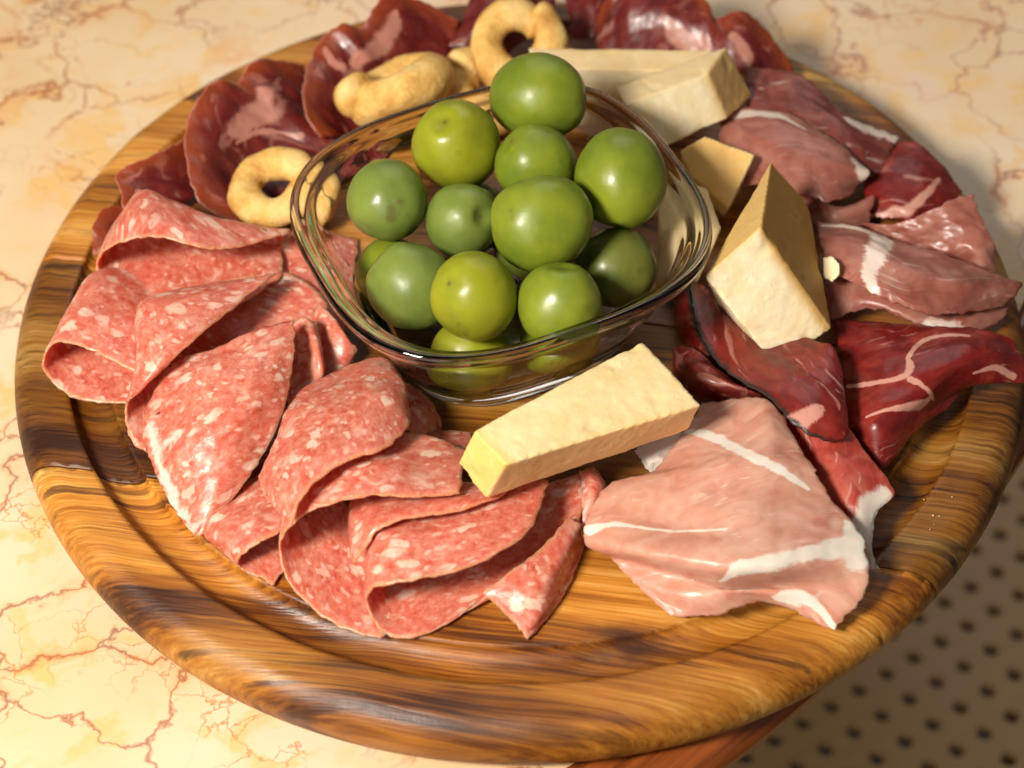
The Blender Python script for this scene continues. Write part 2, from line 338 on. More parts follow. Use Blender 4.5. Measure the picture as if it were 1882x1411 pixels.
# ------------------------------------------------------------------ object helpers
def link(name, me, mat=None, parent=None, smooth=True):
    o = bpy.data.objects.new(name, me); col.objects.link(o)
    if mat: me.materials.append(MAT[mat])
    if parent: o.parent = parent
    if smooth: me.polygons.foreach_set('use_smooth', [True]*len(me.polygons))
    return o
def tag(o, label=None, cat=None, group=None, kind=None):
    if label: o['label'] = label
    if cat: o['category'] = cat
    if group: o['group'] = group
    if kind: o['kind'] = kind
    return o
def empty(name, loc):
    o = bpy.data.objects.new(name, None); o.location = loc; o.empty_display_size = 0.02; col.objects.link(o); return o
def center(me, origin=None):
    """move mesh data so the object's origin sits at its base centre; returns the location"""
    n = len(me.vertices); v = np.empty(n*3); me.vertices.foreach_get('co', v); v = v.reshape(-1, 3)
    c = np.array(origin) if origin is not None else np.array([(v[:, 0].min()+v[:, 0].max())/2, (v[:, 1].min()+v[:, 1].max())/2, v[:, 2].min()])
    me.vertices.foreach_set('co', (v-c).ravel()); me.update()
    return Vector(c)
def mesh_from(name, verts, faces):
    me = bpy.data.meshes.new(name); me.from_pydata([tuple(v) for v in verts], [], faces); me.update(); return me
def quad_mesh(name, vs, F):
    me = bpy.data.meshes.new(name); me.vertices.add(len(vs)); me.vertices.foreach_set('co', np.asarray(vs, np.float32).ravel())
    me.loops.add(len(F)*4); me.loops.foreach_set('vertex_index', np.asarray(F, np.int32).ravel())
    me.polygons.add(len(F)); me.polygons.foreach_set('loop_start', np.arange(0, len(F)*4, 4, dtype=np.int32))
    me.update(calc_edges=True); return me
def fattr(me, name, vals):
    a = me.attributes.new(name, 'FLOAT', 'POINT'); a.data.foreach_set('value', np.asarray(vals, dtype=np.float32))

# ------------------------------------------------------------------ table
TC = np.array([-0.2069, 0.1939]); TR = 0.4155                           # round table: centre and radius
table = empty('marble_table', (0, 0.1, TZ))
tag(table, 'cream marble table with rust-coloured veins and a reddish-brown wooden edge', 'table')
def slab(name, poly, z0, z1, mat, parent):
    n = len(poly); vs = [(x, y, z1) for x, y in poly]+[(x, y, z0) for x, y in poly]
    fs = [tuple(range(n)), tuple(range(2*n-1, n-1, -1))]+[(i, i+n, (i+1) % n+n, (i+1) % n) for i in range(n)]
    me = mesh_from(name, vs, fs); bm = bmesh.new(); bm.from_mesh(me); bmesh.ops.recalc_face_normals(bm, faces=bm.faces); bm.to_mesh(me); bm.free()
    o = link(name, me, mat, parent, False); o.location = -Vector(parent.location) if parent else (0, 0, 0); return o
ang = [2*math.pi*k/256 for k in range(256)]
slab('marble_top', [(TC[0]+(TR-0.0200)*math.cos(a), TC[1]+(TR-0.0200)*math.sin(a)) for a in ang], TZ-0.0142, TZ, 'marble', table)
prof = [(-0.0198, -0.014), (-0.0198, 0.0004), (-0.0160, 0.0006), (-0.0148, -0.0008), (-0.0135, -0.0004), (-0.0120, 0.0012), (-0.0095, 0.0018), (-0.0065, 0.0012),
        (-0.0040, -0.0004), (-0.0020, -0.0022), (-0.0006, -0.0045), (0.0, -0.0070), (-0.0008, -0.0095), (-0.003, -0.0120), (-0.007, -0.0138), (-0.012, -0.0140)]
n = len(prof); vs, fs = [], []
for a in ang:
    for u, z in prof: vs.append((TC[0]+(TR+u)*math.cos(a), TC[1]+(TR+u)*math.sin(a), TZ+z))
for k in range(256):
    for i in range(n): fs.append((k*n+i, k*n+(i+1) % n, ((k+1) % 256)*n+(i+1) % n, ((k+1) % 256)*n+i))
me = mesh_from('wooden_edge', vs, fs); bm = bmesh.new(); bm.from_mesh(me); bmesh.ops.recalc_face_normals(bm, faces=bm.faces); bm.to_mesh(me); bm.free()
o = link('wooden_edge', me, 'trim', table); o.location = -Vector(table.location)
tp = []
for x, y in ((-0.45, 0.35), (-0.45, 0.0), (-0.02, 0.42), (-0.05, 0.0)):
    bm = bmesh.new(); bmesh.ops.create_cone(bm, segments=16, radius1=0.018, radius2=0.024, depth=TZ-0.0145, cap_ends=True)
    bmesh.ops.translate(bm, verts=bm.verts, vec=(x, y, (TZ-0.0145)/2)); me = bpy.data.meshes.new('leg'); bm.to_mesh(me); bm.free()
    o = link('leg', me, 'darkwood', table); o.location = -Vector(table.location)

# ------------------------------------------------------------------ chair under the table edge, and the floor
me = mesh_from('floor', [(-2, -2, 0), (2.5, -2, 0), (2.5, 2.5, 0), (-2, 2.5, 0)], [(0, 1, 2, 3)])
tag(link('floor', me, 'floor', None, False), kind='structure')
SZ = BZ - 0.298
chair = empty('perforated_chair', (0.19, 0.03, 0))
tag(chair, 'light wooden chair with a round-holed perforated seat below the table edge', 'chair')
ha = math.radians(32.0); hx = np.array([math.cos(ha), math.sin(ha)]); hy = np.array([-math.sin(ha), math.cos(ha)]); PITCH = 0.0144
H0 = np.array([0.1488, 0.0741])
vs, fs = [], []; K = 16; HR = 0.0033
I0, I1, J0, J1 = -10, 19, -22, 8
ring = []
for k in range(K):
    a = 2*math.pi*k/K; c, s = math.cos(a), math.sin(a); m = max(abs(c), abs(s)); ring.append(((c/m)*0.5, (s/m)*0.5, c, s))
for i in range(I0, I1):
    for j in range(J0, J1):
        cpt = H0 + hx*PITCH*i + hy*PITCH*j; b = len(vs)
        for ox, oy, c, s in ring:
            p = cpt + hx*PITCH*ox + hy*PITCH*oy; q = cpt + (hx*c + hy*s)*HR
            vs += [(p[0], p[1], SZ), (q[0], q[1], SZ), (q[0], q[1], SZ-0.005)]
        for k in range(K):
            k2 = (k+1) % K
            fs += [(b+3*k, b+3*k2, b+3*k2+1, b+3*k+1), (b+3*k+1, b+3*k2+1, b+3*k2+2, b+3*k+2)]
me = mesh_from('seat', vs, fs); seat = link('seat', me, 'chair', chair, False); seat.location = -Vector(chair.location)
# seat rim
def box_along(name, c0, c1, wd, z0, z1, mat, parent):
    c0, c1 = np.array(c0), np.array(c1); d = (c1-c0)/np.linalg.norm(c1-c0); nn = np.array([-d[1], d[0]])*wd/2
    o = slab(name, [tuple(c0-nn), tuple(c1-nn), tuple(c1+nn), tuple(c0+nn)], z0, z1, mat, parent); return o
def cell(i, j): return H0 + hx*PITCH*(i-0.5) + hy*PITCH*(j-0.5)
cs = [cell(I0, J0), cell(I1, J0), cell(I1, J1), cell(I0, J1)]
mid = sum(cs)/4
for k in range(4):
    p, q = cs[k], cs[(k+1) % 4]; d = (q-p)/np.linalg.norm(q-p); out = (p+q)/2-mid; out /= np.linalg.norm(out)
    box_along('seat_rail', p-d*0.03+out*0.0151, q+d*0.0+out*0.0151, 0.03, SZ-0.028, SZ+0.003, 'darkwood', chair)
    bm = bmesh.new(); bmesh.ops.create_cone(bm, segments=14, radius1=0.013, radius2=0.019, depth=SZ-0.028, cap_ends=True)
    bmesh.ops.translate(bm, verts=bm.verts, vec=(p[0], p[1], (SZ-0.028)/2)); me = bpy.data.meshes.new('leg'); bm.to_mesh(me); bm.free()
    o = link('leg', me, 'darkwood', chair); o.location = -Vector(chair.location)

# ------------------------------------------------------------------ board
BR = 0.140
board = empty('cutting_board', (0, 0, TZ))
tag(board, 'round brown wooden serving board with a carved groove near its rim', 'board')
pr = [(0, 0)]
pr += [(r, 0) for r in np.linspace(0.004, 0.1135, 26)]
for k in range(15):
    a = math.pi*k/14; pr.append((0.1195-0.0053*math.cos(a), -0.0042*math.sin(a)**0.8))
pr += [(0.126, 0.0), (0.1285, -0.0001), (0.1305, -0.0004)]
for k in range(1, 17):
    a = math.pi/2 - math.pi*k/16; pr.append((0.131+0.009*math.cos(a)**0.9 if math.cos(a) > 0 else 0.131, -0.009+0.0088*math.sin(a)))
pr += [(0.128, -0.018), (0.0, -0.018)]
NS = 288
def lathe():
    bm = bmesh.new(); rings = []
    for r, z in pr:
        if r == 0: rings.append([bm.verts.new((0, 0, z))]); continue
        rg = []
        for k in range(NS):
            a = 2*math.pi*k/NS; x, y = math.cos(a), math.sin(a)
            j = 1 + (0.004*mn.noise((x*1.6, y*1.6, 3.1)) if r > 0.09 else 0)
            zz = z + (0.0005*mn.noise((x*r*60, y*r*60, 1)) if z > -0.012 else 0) + (0.0005*mn.noise((x*14, y*14, r*80)) if 0.112 < r < 0.127 else 0)
            rg.append(bm.verts.new((x*r*j, y*r*j, zz+0.018)))
        rings.append(rg)
    rings[0][0].co.z = 0.018; rings[-1][0].co.z = 0.0
    for v in rings[-2]: v.co.z = 0.0
    for a, b in zip(rings, rings[1:]):
        for k in range(NS):
            k2 = (k+1) % NS
            if len(a) == 1: bm.faces.new((a[0], b[k], b[k2]))
            elif len(b) == 1: bm.faces.new((a[k2], a[k], b[0]))
            else: bm.faces.new((a[k], b[k], b[k2], a[k2]))
    bmesh.ops.recalc_face_normals(bm, faces=bm.faces)
    return bm
pn = Vector((math.sin(math.radians(10.1)), math.cos(math.radians(10.1)), 0))
cuts = [-0.2, -0.0758, -0.0025, 0.071, 0.2]
tones = [1.0, 0.55, 0.95, 0.9]
_bm = lathe(); _lm = bpy.data.meshes.new('tmp_lathe'); _bm.to_mesh(_lm); _bm.free()
for k in range(4):
    bm = bmesh.new(); bm.from_mesh(_lm)
    for dd, sgn in ((cuts[k]+0.0002, 1), (cuts[k+1]-0.0002, -1)):
        if abs(dd) > 0.15: continue
        g = bm.verts[:]+bm.edges[:]+bm.faces[:]
        r = bmesh.ops.bisect_plane(bm, geom=g, plane_co=pn*dd, plane_no=pn*sgn, clear_inner=True)
        ed = [e for e in r['geom_cut'] if isinstance(e, bmesh.types.BMEdge)]
        bmesh.ops.edgeloop_fill(bm, edges=ed)
    me = bpy.data.meshes.new('plank'); bm.to_mesh(me); bm.free()
    fattr(me, 'tone', [tones[k]]*len(me.vertices))
    o = link('plank', me, 'wood', board)
    for e in me.polygons:
        if len(e.vertices) > 6: e.use_smooth = False

# ------------------------------------------------------------------ glass bowl
BC = np.array([-0.0049, -0.0063]); BA, BTH, BN, BASP = 0.052, 0.424, 2.86, 0.929
def sq(s, z, n=BN, N=128):
    out = []
    for k in range(N):
        a = 2*math.pi*k/N; c, q = math.cos(a), math.sin(a)
        x = BA*s*math.copysign(abs(c)**(2/n), c); y = BA*s*BASP*math.copysign(abs(q)**(2/n), q)
        out.append((BC[0]+x*math.cos(BTH)-y*math.sin(BTH), BC[1]+x*math.sin(BTH)+y*math.cos(BTH), z/1000+BZ))
    return out
bp = [(0.0, 1.2), (0.40, 1.0), (0.52, 0.5), (0.585, 0.45), (0.615, 1.2), (0.635, 3.5), (0.68, 8), (0.745, 15), (0.805, 22), (0.855, 28), (0.895, 32.5), (0.930, 35.2), (0.965, 36.6), (0.990, 37.8),
      (1.000, 39.2), (0.998, 40.4), (0.986, 41.4), (0.968, 41.7), (0.950, 41.2), (0.936, 40.2), (0.922, 39.4), (0.900, 39.0), (0.880, 38.4), (0.864, 37.0), (0.850, 33.8), (0.815, 28), (0.775, 21.5), (0.72, 14.5), (0.66, 9.2), (0.58, 6.6), (0.45, 5.6), (0.25, 5.2), (0.0, 5.0)]
vs, fs, rg = [], [], []
for s, z in bp:
    if s == 0: rg.append([len(vs)]); vs.append((BC[0], BC[1], z/1000+BZ))
    else:
        rg.append(list(range(len(vs), len(vs)+128))); vs += sq(s, z, 2.5 if s < 0.5 else BN)
for a, b in zip(rg, rg[1:]):
    for k in range(128):
        k2 = (k+1) % 128
        if len(a) == 1: fs.append((a[0], b[k2], b[k]))
        elif len(b) == 1: fs.append((a[k], a[k2], b[0]))
        else: fs.append((a[k], a[k2], b[k2], b[k]))
me = mesh_from('glass_bowl', vs, fs)
bm = bmesh.new(); bm.from_mesh(me); bmesh.ops.recalc_face_normals(bm, faces=bm.faces); bm.to_mesh(me); bm.free()
loc = center(me); bowl = link('glass_bowl', me, 'glass'); bowl.location = loc
sm = bowl.modifiers.new('smooth', 'SUBSURF'); sm.levels = 1; sm.render_levels = 1
tag(bowl, 'small rounded-square clear glass bowl full of green olives', 'bowl')

# ------------------------------------------------------------------ olives
# centre (board coords), radius, long-axis ratio, direction of the stem end, material, label
OL = [
 ((0.0063, 0.0368, 0.0426), 0.0120, 1.13, (1, -0.15, 0.1), 'olive_a', 'largest green olive at the top of the bowl with a small brown bruise'),
 ((-0.0164, 0.0235, 0.0381), 0.0122, 1.05, (-0.25, -0.25, 0.95), 'olive_y', 'yellowish-green olive with a dimpled top at the back left of the bowl'),
 ((0.0051, 0.0141, 0.0386), 0.0106, 1.05, (-0.6, 0.1, 0.7), 'olive_a', 'green olive half hidden behind the big central olive'),
 ((0.0271, 0.0038, 0.0424), 0.0122, 1.12, (-0.1, -0.75, -0.62), 'olive_a', 'tall green olive at the right of the bowl dented at its bottom'),
 ((-0.0352, 0.0071, 0.0332), 0.0109, 1.02, (0.35, -0.7, 0.6), 'olive_g', 'round green olive at the far left of the bowl'),
 ((-0.0148, 0.0021, 0.0300), 0.0100, 1.04, (0.55, -0.5, 0.62), 'olive_g', 'greyish-green olive with a bright glint left of the central olive'),
 ((0.0059, -0.0131, 0.0432), 0.0124, 1.08, (-1, -0.2, 0.1), 'olive_a', 'big oval green olive in the middle of the bowl'),
 ((-0.0284, -0.0186, 0.0265), 0.0112, 1.04, (-0.7, 0.4, 0.5), 'olive_g', 'dull green olive at the lower left of the bowl'),
 ((-0.0115, -0.0324, 0.0366), 0.0111, 1.03, (-0.55, -0.35, 0.76), 'olive_y', 'front yellowish-green olive with its stem scar facing the camera'),
 ((0.0100, -0.0343, 0.0347), 0.0107, 1.03, (0.1, 0.4, 0.85), 'olive_a', 'green olive low against the front wall right of the front olive'),
 ((0.0255, -0.0098, 0.0234), 0.0107, 1.03, (0.5, -0.6, 0.5), 'olive_shaded', 'olive coloured dark as in shadow at the right of the bowl'),
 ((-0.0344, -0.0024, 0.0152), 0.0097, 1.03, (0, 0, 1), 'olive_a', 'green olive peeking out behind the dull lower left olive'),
 ((-0.0132, -0.0343, 0.0157), 0.0101, 1.03, (1, 0, 0), 'olive_y', 'bottom olive seen through the front glass under the front olive'),
 ((0.0102, -0.0276, 0.0154), 0.0099, 1.03, (1, 0, 0), 'olive_a', 'bottom olive seen through the glass above the front cheese bar'),
 ((0.0041, 0.0053, 0.0188), 0.0111, 1.02, (0, 1, 0), 'olive_shaded', 'olive buried beneath the big central olive'),
 ((-0.0130, 0.0180, 0.0161), 0.0104, 1.02, (0, 1, 0), 'olive_shaded', 'olive buried beneath the yellowish back left olive'),
]
def olive_mesh(r, asp, seed, dent):
    NU, NV = 56, 36; vs, fs, scar = [], [], []
    for j in range(NV+1):
        th = math.pi*j/NV
        for i in range(NU if 0 < j < NV else 1):
            ph = 2*math.pi*i/NU
            d = Vector((math.sin(th)*math.cos(ph), math.sin(th)*math.sin(ph), math.cos(th)))
            k = 1 + 0.075*mn.noise(d*0.9+Vector((seed, 0, 0))) + 0.014*mn.noise(d*2.8+Vector((0, seed, 0)))
            p = d*r*k; p.z *= asp
            t = th
            p.z -= r*dent*math.exp(-(t/0.26)**2)                        # stem dimple
            p.z += r*0.03*math.exp(-(t/0.10)**2)
            p.z -= r*0.035*math.exp(-((math.pi-t)/0.12)**2)*(-1)
            sag = 1 + 0.04*math.exp(-((t-0.5)/0.25)**2)
            p.x *= sag; p.y *= sag
            vs.append(p); scar.append(max(0.0, 1-t/0.11))
    def idx(j, i): return 0 if j == 0 else (1+(NV-1)*NU if j == NV else 1+(j-1)*NU+(i % NU))
    for j in range(NV):
        for i in range(NU):
            if j == 0: fs.append((0, idx(1, i), idx(1, i+1)))
            elif j == NV-1: fs.append((idx(j, i), idx(NV, 0), idx(j, i+1)))
            else: fs.append((idx(j, i), idx(j+1, i), idx(j+1, i+1), idx(j, i+1)))
    me = mesh_from('olive', vs, fs); fattr(me, 'scar', scar); return me
for k, (c, r, asp, d, m, lab) in enumerate(OL):
    dent = [0.05, 0.19, 0.10, 0.14, 0.02, 0.22, 0.04, 0.05, 0.03, 0.14, 0.05][k] if k < 11 else 0.05
    o = link('olive', olive_mesh(r, asp, k*7.3, dent), m)
    o.location = (c[0], c[1], c[2]+BZ); o.rotation_euler = Vector(d).to_track_quat('Z', 'Y').to_euler()
    tag(o, lab, 'olive', 'green olives in the glass bowl')

# ------------------------------------------------------------------ folded slices (lofted sheets)
def cr(P, n):
    """Catmull-Rom through points P (k,3) sampled n times, chord-length spacing"""
    P = np.asarray(P, float); k = len(P)
    L = np.r_[0, np.cumsum(np.maximum(np.linalg.norm(np.diff(P, axis=0), axis=1), 1e-5)**0.75)]
    Q = np.vstack([2*P[0]-P[1], P, 2*P[-1]-P[-2]])
    s = np.linspace(0, L[-1], n); i = np.clip(np.searchsorted(L, s, side='right')-1, 0, k-2)
    t = ((s-L[i])/(L[i+1]-L[i]))[:, None]
    p0, p1, p2, p3 = Q[i], Q[i+1], Q[i+2], Q[i+3]
    return 0.5*(2*p1+(p2-p0)*t+(2*p0-5*p1+4*p2-p3)*t**2+(3*p1-p0-3*p2+p3)*t**3)

def sheet(name, rows, mat, label, cat, group, thick=0.0009, edges='nsew', fat=None, nu=88, nv=60, wav=0.0004, rag=0.0006, lift=0.0, seed=None, fatedge=None, pleat=0.0, pd=(0.03, 0.0, 0.0, 0.17)):
    seed = random.random()*100 if seed is None else seed
    R = [cr([pix(x, y, h+lift) for x, y, h in row], nu) for row in rows]
    R = np.array(R)                                       # rows, nu, 3
    G = np.stack([cr(R[:, i], nv) for i in range(nu)], 1)  # nv, nu, 3
    du = np.linalg.norm(np.diff(G, axis=1), axis=2); dv = np.linalg.norm(np.diff(G, axis=0), axis=2)
    U = np.concatenate([np.zeros((nv, 1)), np.cumsum(du, 1)], 1); U -= U[:, nu//2:nu//2+1]
    V = np.concatenate([np.zeros((1, nu)), np.cumsum(dv, 0)], 0); V -= V[nv//2:nv//2+1]
    # distances to the four sides
    W = np.concatenate([np.zeros((nv, 1)), np.cumsum(du, 1)], 1); E_ = W[:, -1:]-W
    Nn = np.concatenate([np.zeros((1, nu)), np.cumsum(dv, 0)], 0); S_ = Nn[-1:]-Nn
    big = np.full((nv, nu), 0.05)
    ed = big.copy()
    for ch, D in (('n', Nn), ('s', S_), ('w', W), ('e', E_)):
        if ch in edges: ed = np.minimum(ed, D)
    eall = np.minimum(np.minimum(Nn, S_), np.minimum(W, E_))
    tu = np.gradient(G, axis=1); tv = np.gradient(G, axis=0)
    nrm = np.cross(tu, tv); nl = np.linalg.norm(nrm, axis=2, keepdims=True); nrm /= np.maximum(nl, 1e-12)
    flip = nrm[..., 2].mean() < 0
    if flip: nrm = -nrm
    # waviness and ragged edge
    def nz(k, o): return pn3(np.stack([U*1000*k, V*1000*k, np.full_like(U, seed+o)], -1))
    off = nz(0.10, 0)*wav + nz(0.32, 9)*wav*0.35
    if pleat: off = off + pn3(np.stack([U*1000*pd[0]+V*1000*pd[1], U*1000*pd[2]+V*1000*pd[3], np.full_like(U, seed+70)], -1))*pleat
    rg_u = (nz(0.35, 30)+0.6*nz(0.95, 50))*rag*np.clip(1-eall/0.004, 0, 1)
    G = G + nrm*off[..., None]
    inw = np.zeros_like(G)
    un = tu/np.maximum(np.linalg.norm(tu, axis=2, keepdims=True), 1e-9); vn = tv/np.maximum(np.linalg.norm(tv, axis=2, keepdims=True), 1e-9)
    near = np.argmin(np.stack([Nn, S_, W, E_]), 0)
    for k, vec in enumerate((vn, -vn, un, -un)):
        inw[near == k] = vec[near == k]
    G = G + inw*rg_u[..., None]
    th = thick*(0.45+0.55*np.clip(eall/0.0012, 0, 1))
    A = G+nrm*(th/2)[..., None]; B = G-nrm*(th/2)[..., None]
    n = nv*nu; vs = np.vstack([A.reshape(-1, 3), B.reshape(-1, 3)])
    vs[:, 2] = np.maximum(vs[:, 2], BZ+0.0004) if name != 'x' else vs[:, 2]
    ii = np.arange(n).reshape(nv, nu)
    q = np.stack([ii[:-1, :-1], ii[:-1, 1:], ii[1:, 1:], ii[1:, :-1]], -1).reshape(-1, 4)
    bd = np.r_[ii[0, :-1], ii[:-1, -1], ii[-1, :0:-1], ii[:0:-1, 0]]; bn = np.roll(bd, -1)
    rim = np.stack([bd, bn, bn+n, bd+n], -1)
    F = np.vstack([q, q[:, ::-1]+n, rim[:, ::-1]])
    if flip: F = F[:, ::-1]
    me = quad_mesh(name, vs, F)
    sm_ = np.ones(len(F), bool); sm_[-len(rim):] = False
    uvl = me.uv_layers.new(name='UVMap'); li = np.empty(len(me.loops), int); me.loops.foreach_get('vertex_index', li); li = li % n
    uvl.data.foreach_set('uv', np.stack([U.ravel()[li], V.ravel()[li]], -1).ravel())
    fv = np.zeros(n)
    UVp = np.stack([U.ravel(), V.ravel()], -1)
    if fat:
        PP = proj(G.reshape(-1, 3)); 
        for poly in fat:
            pts, wd = poly
            ids = []
            for x, y in pts:
                d = np.hypot(PP[:, 0]-x, PP[:, 1]-y); m = d < d.min()+7
                cand = np.where(m)[0]; ids.append(cand[np.argmin(PP[cand, 2])])
            ws = wd if isinstance(wd, (list, tuple)) else [wd]*len(pts)
            q = cr(np.c_[UVp[ids], np.array(ws)/1000.0], 6*len(pts)); ws = list(np.maximum(q[:, 2], 1e-4)*1000); q = q[:, :2]
            for a, b, wa, wb in zip(q, q[1:], ws, ws[1:]):
                ab = b-a; L2 = max(ab @ ab, 1e-12); t = np.clip(((UVp-a) @ ab)/L2, 0, 1)
                d = np.linalg.norm(UVp-(a+t[:, None]*ab), axis=1); wv = (wa+(wb-wa)*t)/1000
                fv = np.maximum(fv, np.clip(1.0-0.5*d/np.maximum(wv, 1e-5), 0, 1))
    if fatedge:
        for ch, wmm in fatedge:
            D = {'n': Nn, 's': S_, 'w': W, 'e': E_}[ch].ravel(); fv = np.maximum(fv, np.clip(1-0.5*D/(wmm/1000), 0, 1))
    fattr(me, 'fat', np.r_[fv, fv]); fattr(me, 'edge', np.r_[ed.ravel(), ed.ravel()])
    loc = center(me); o = link(name, me, mat, None, False); o.location = loc
    me.polygons.foreach_set('use_smooth', sm_)
    return tag(o, label, cat, group)

SG = 'salami slices folded along the left and front of the board'
def salami(rows, label, mat='salami', **k): return sheet('salami_slice', rows, mat, label, 'salami', SG, **k)
HG = 'pale pink cured ham slices on the right of the board'
def ham(rows, label, mat='ham', **k):
    k.setdefault('pleat', 0.0013 if mat != 'ham' else 0.0003); k.setdefault('rag', 0.0008); k.setdefault('pd', (0.025, 0.0, 0.0, 0.14) if mat == 'ham_dim' else (0.03, 0.0, 0.0, 0.17)); return sheet('ham_slice', rows, mat, label, 'ham', HG, **k)
KG = 'dark smoked ham slices on the right of the board'
def speck(rows, label, mat='speck', **k):
    k.setdefault('pleat', 0.0007); return sheet('smoked_ham_slice', rows, mat, label, 'smoked ham', KG, **k)
CG = 'dark cured pork neck slices along the back of the board'
def coppa(rows, label, mat='coppa', **k):
    k.setdefault('pleat', 0.0008); k.setdefault('pd', (0.16, 0.0, 0.0, 0.03)); return sheet('cured_pork_slice', rows, mat, label, 'cured pork', CG, **k)

#SLICES
# ---- salami
salami([[(203,545,8),(186,515,9),(177,490,12),(181,475,16),(190,463,20),(203,452,24)],
 [(250,590,9),(225,520,9),(205,450,10),(252,356,22),(240,395,27),(240,440,27)],
 [(330,565,10),(310,490,9),(300,430,9),(315,370,22),(310,405,27),(300,436,27)],
 [(430,560,10),(410,480,9),(390,430,8),(390,400,20),(380,425,24),(372,455,25)],
 [(500,520,10),(480,470,9),(460,440,8),(465,415,17),(450,435,20),(440,453,21)],
 [(520,505,9),(520,470,8),(520,445,8),(532,423,13),(531,427,15),(527,431,15)]],
 'folded salami slice at the upper left with its rind edge hanging over', edges='nsew')
salami([[(290,742,2),(232,742,1.2),(156,735,1.2),(108,713,2),(84,683,5),(81,660,9),(90,638,13),(112,628,15),(160,640,15.5),(239,678,14),(270,700,12)],
 [(350,690,2),(290,680,1.2),(210,660,1.2),(150,630,2),(122,605,4),(116,590,9),(126,570,12),(150,565,14),(200,580,14),(260,610,12),(290,640,10)],
 [(420,640,2),(350,620,1.2),(270,590,1.2),(200,560,2),(165,535,4),(158,522,8),(168,508,10),(190,505,11),(240,520,10),(290,550,9),(330,580,8)],
 [(460,590,2),(400,570,1.2),(330,540,1.2),(260,515,1.5),(210,500,2),(200,492,4),(205,485,6),(225,485,6),(270,495,6),(320,510,6),(360,530,6)]],
 'leftmost salami slice rolled open towards the front at the rim')
salami([[(610,600,4),(592,545,6),(540,505,8),(480,505,10),(400,520,13),(440,516,16),(480,508,17),(508,504,17)],
 [(600,650,4),(500,590,5),(400,565,8),(300,548,12),(278,548,17),(320,552,21),(380,556,22),(440,555,20)],
 [(560,680,3),(460,650,4),(350,630,7),(264,590,12),(256,595,17),(280,617,21),(310,630,23),(345,637,22)],
 [(450,710,2),(380,700,3),(320,690,6),(262,660,9),(252,662,14),(262,678,18),(278,688,19),(292,685,18)],
 [(380,780,2),(330,770,3),(280,750,4),(247,735,7),(238,727,11),(243,722,14),(252,720,15),(260,716,15)],
 [(300,840,2),(270,830,2),(245,815,3),(233,790,4),(230,765,7),(232,745,10),(234,735,11),(240,732,12)]],
 'salami slice folded into a diagonal band with a rind-edged lip')
salami([[(325,660,14),(400,637,18),(470,606,20),(541,589,19)],
 [(290,705,13),(370,690,19),(460,660,21),(541,645,18)],
 [(262,785,10),(350,770,17),(440,750,20),(531,715,15)],
 [(275,840,8),(340,830,14),(420,815,16),(503,800,12)],
 [(302,905,5),(350,895,9),(400,885,11),(455,880,9)],
 [(345,972,3),(355,982,3),(366,986,3.5),(380,972,4)]],
 'broad leaf-shaped salami flap at the front left with two small holes', edges='e', wav=0.0008, seed=11.0, fat=[([(268,785),(285,850),(315,915),(350,970)], 2.4), ([(300,810),(325,790)], 2.0)])
salami([[(520,620,3),(545,588,12),(560,583,14),(580,592,13)],
 [(520,660,3),(560,630,11),(580,632,13),(591,640,11)],
 [(520,700,3),(565,680,8),(588,678,10),(597,684,8)],
 [(530,740,3),(560,720,4),(580,712,5),(594,705,4)]],
 'narrow upright salami fold just right of the leaf-shaped flap')
salami([[(560,600,3),(585,565,9),(600,570,10),(620,595,9)],
 [(570,640,3),(600,610,8),(625,612,9),(640,625,8)],
 [(580,690,2),(605,660,5),(635,650,6),(653,640,6)],
 [(590,710,2),(610,690,3),(630,680,3),(648,664,3)]],
 'small salami fold tucked against the left wall of the glass bowl')
salami([[(500,1075,1.2),(480,1062,1.2),(455,1053,1.5),(440,1043,3),(438,1030,6),(455,1012,9),(482,993,11),(525,972,11)],
 [(530,1040,1.2),(490,1035,1.2),(450,1020,1.5),(412,1012,3),(408,1000,6),(425,980,9),(460,960,10),(520,930,9)],
 [(540,1000,1.2),(500,1000,1.2),(440,990,1.5),(385,985,2.5),(378,975,5),(395,950,7),(450,920,7),(510,885,6)],
 [(540,960,1.2),(500,950,1.2),(440,940,1.2),(390,950,2),(385,940,3),(400,920,4),(450,890,4),(500,860,4)]],
 'rolled salami slice peeking out under the leaf-shaped flap')
salami([[(700,1172,1.2),(633,1156,1.2),(579,1123,2),(532,1072,4),(514,1010,9),(520,985,15),(545,957,20),(580,935,23),(640,919,24),(700,910,24),(770,913,23),(845,906,21)],
 [(740,1130,1.2),(660,1090,1.2),(600,1040,2),(548,970,5),(530,920,11),(545,900,17),(575,880,20),(610,865,22),(660,855,23),(720,858,22),(780,865,20),(850,870,19)],
 [(760,1020,1.2),(700,980,1.2),(640,930,3),(580,880,6),(565,850,11),(580,830,15),(610,815,17),(650,805,18),(700,800,18),(760,796,17),(810,808,16),(860,828,15)]],
 'large salami slice folded over with an open orange-lit mouth at the front')
salami([[(536,966,25),(507,936,22),(485,904,20),(475,876,17)],
 [(560,904,28),(530,890,26),(505,870,22),(488,852,16)],
 [(635,848,28),(590,830,27),(545,810,22),(510,800,14)],
 [(700,827,27),(650,780,26),(590,760,22),(525,755,12)],
 [(748,787,23),(700,730,24),(640,720,20),(545,722,10)],
 [(752,765,20),(738,705,19),(690,680,16),(590,697,9)],
 [(744,735,16),(730,685,14),(702,655,12),(640,672,8)]],
 'domed salami slice in front of the bowl with a small split', edges='w', seed=23.0)
salami([[(740,700,4),(765,712,8),(790,735,8),(813,775,3)],
 [(720,740,4),(755,745,8),(780,765,8),(808,790,3)],
 [(700,780,3),(745,790,6),(770,800,6),(790,805,3)]],
 'thin salami edge showing between the domed slice and the bowl')
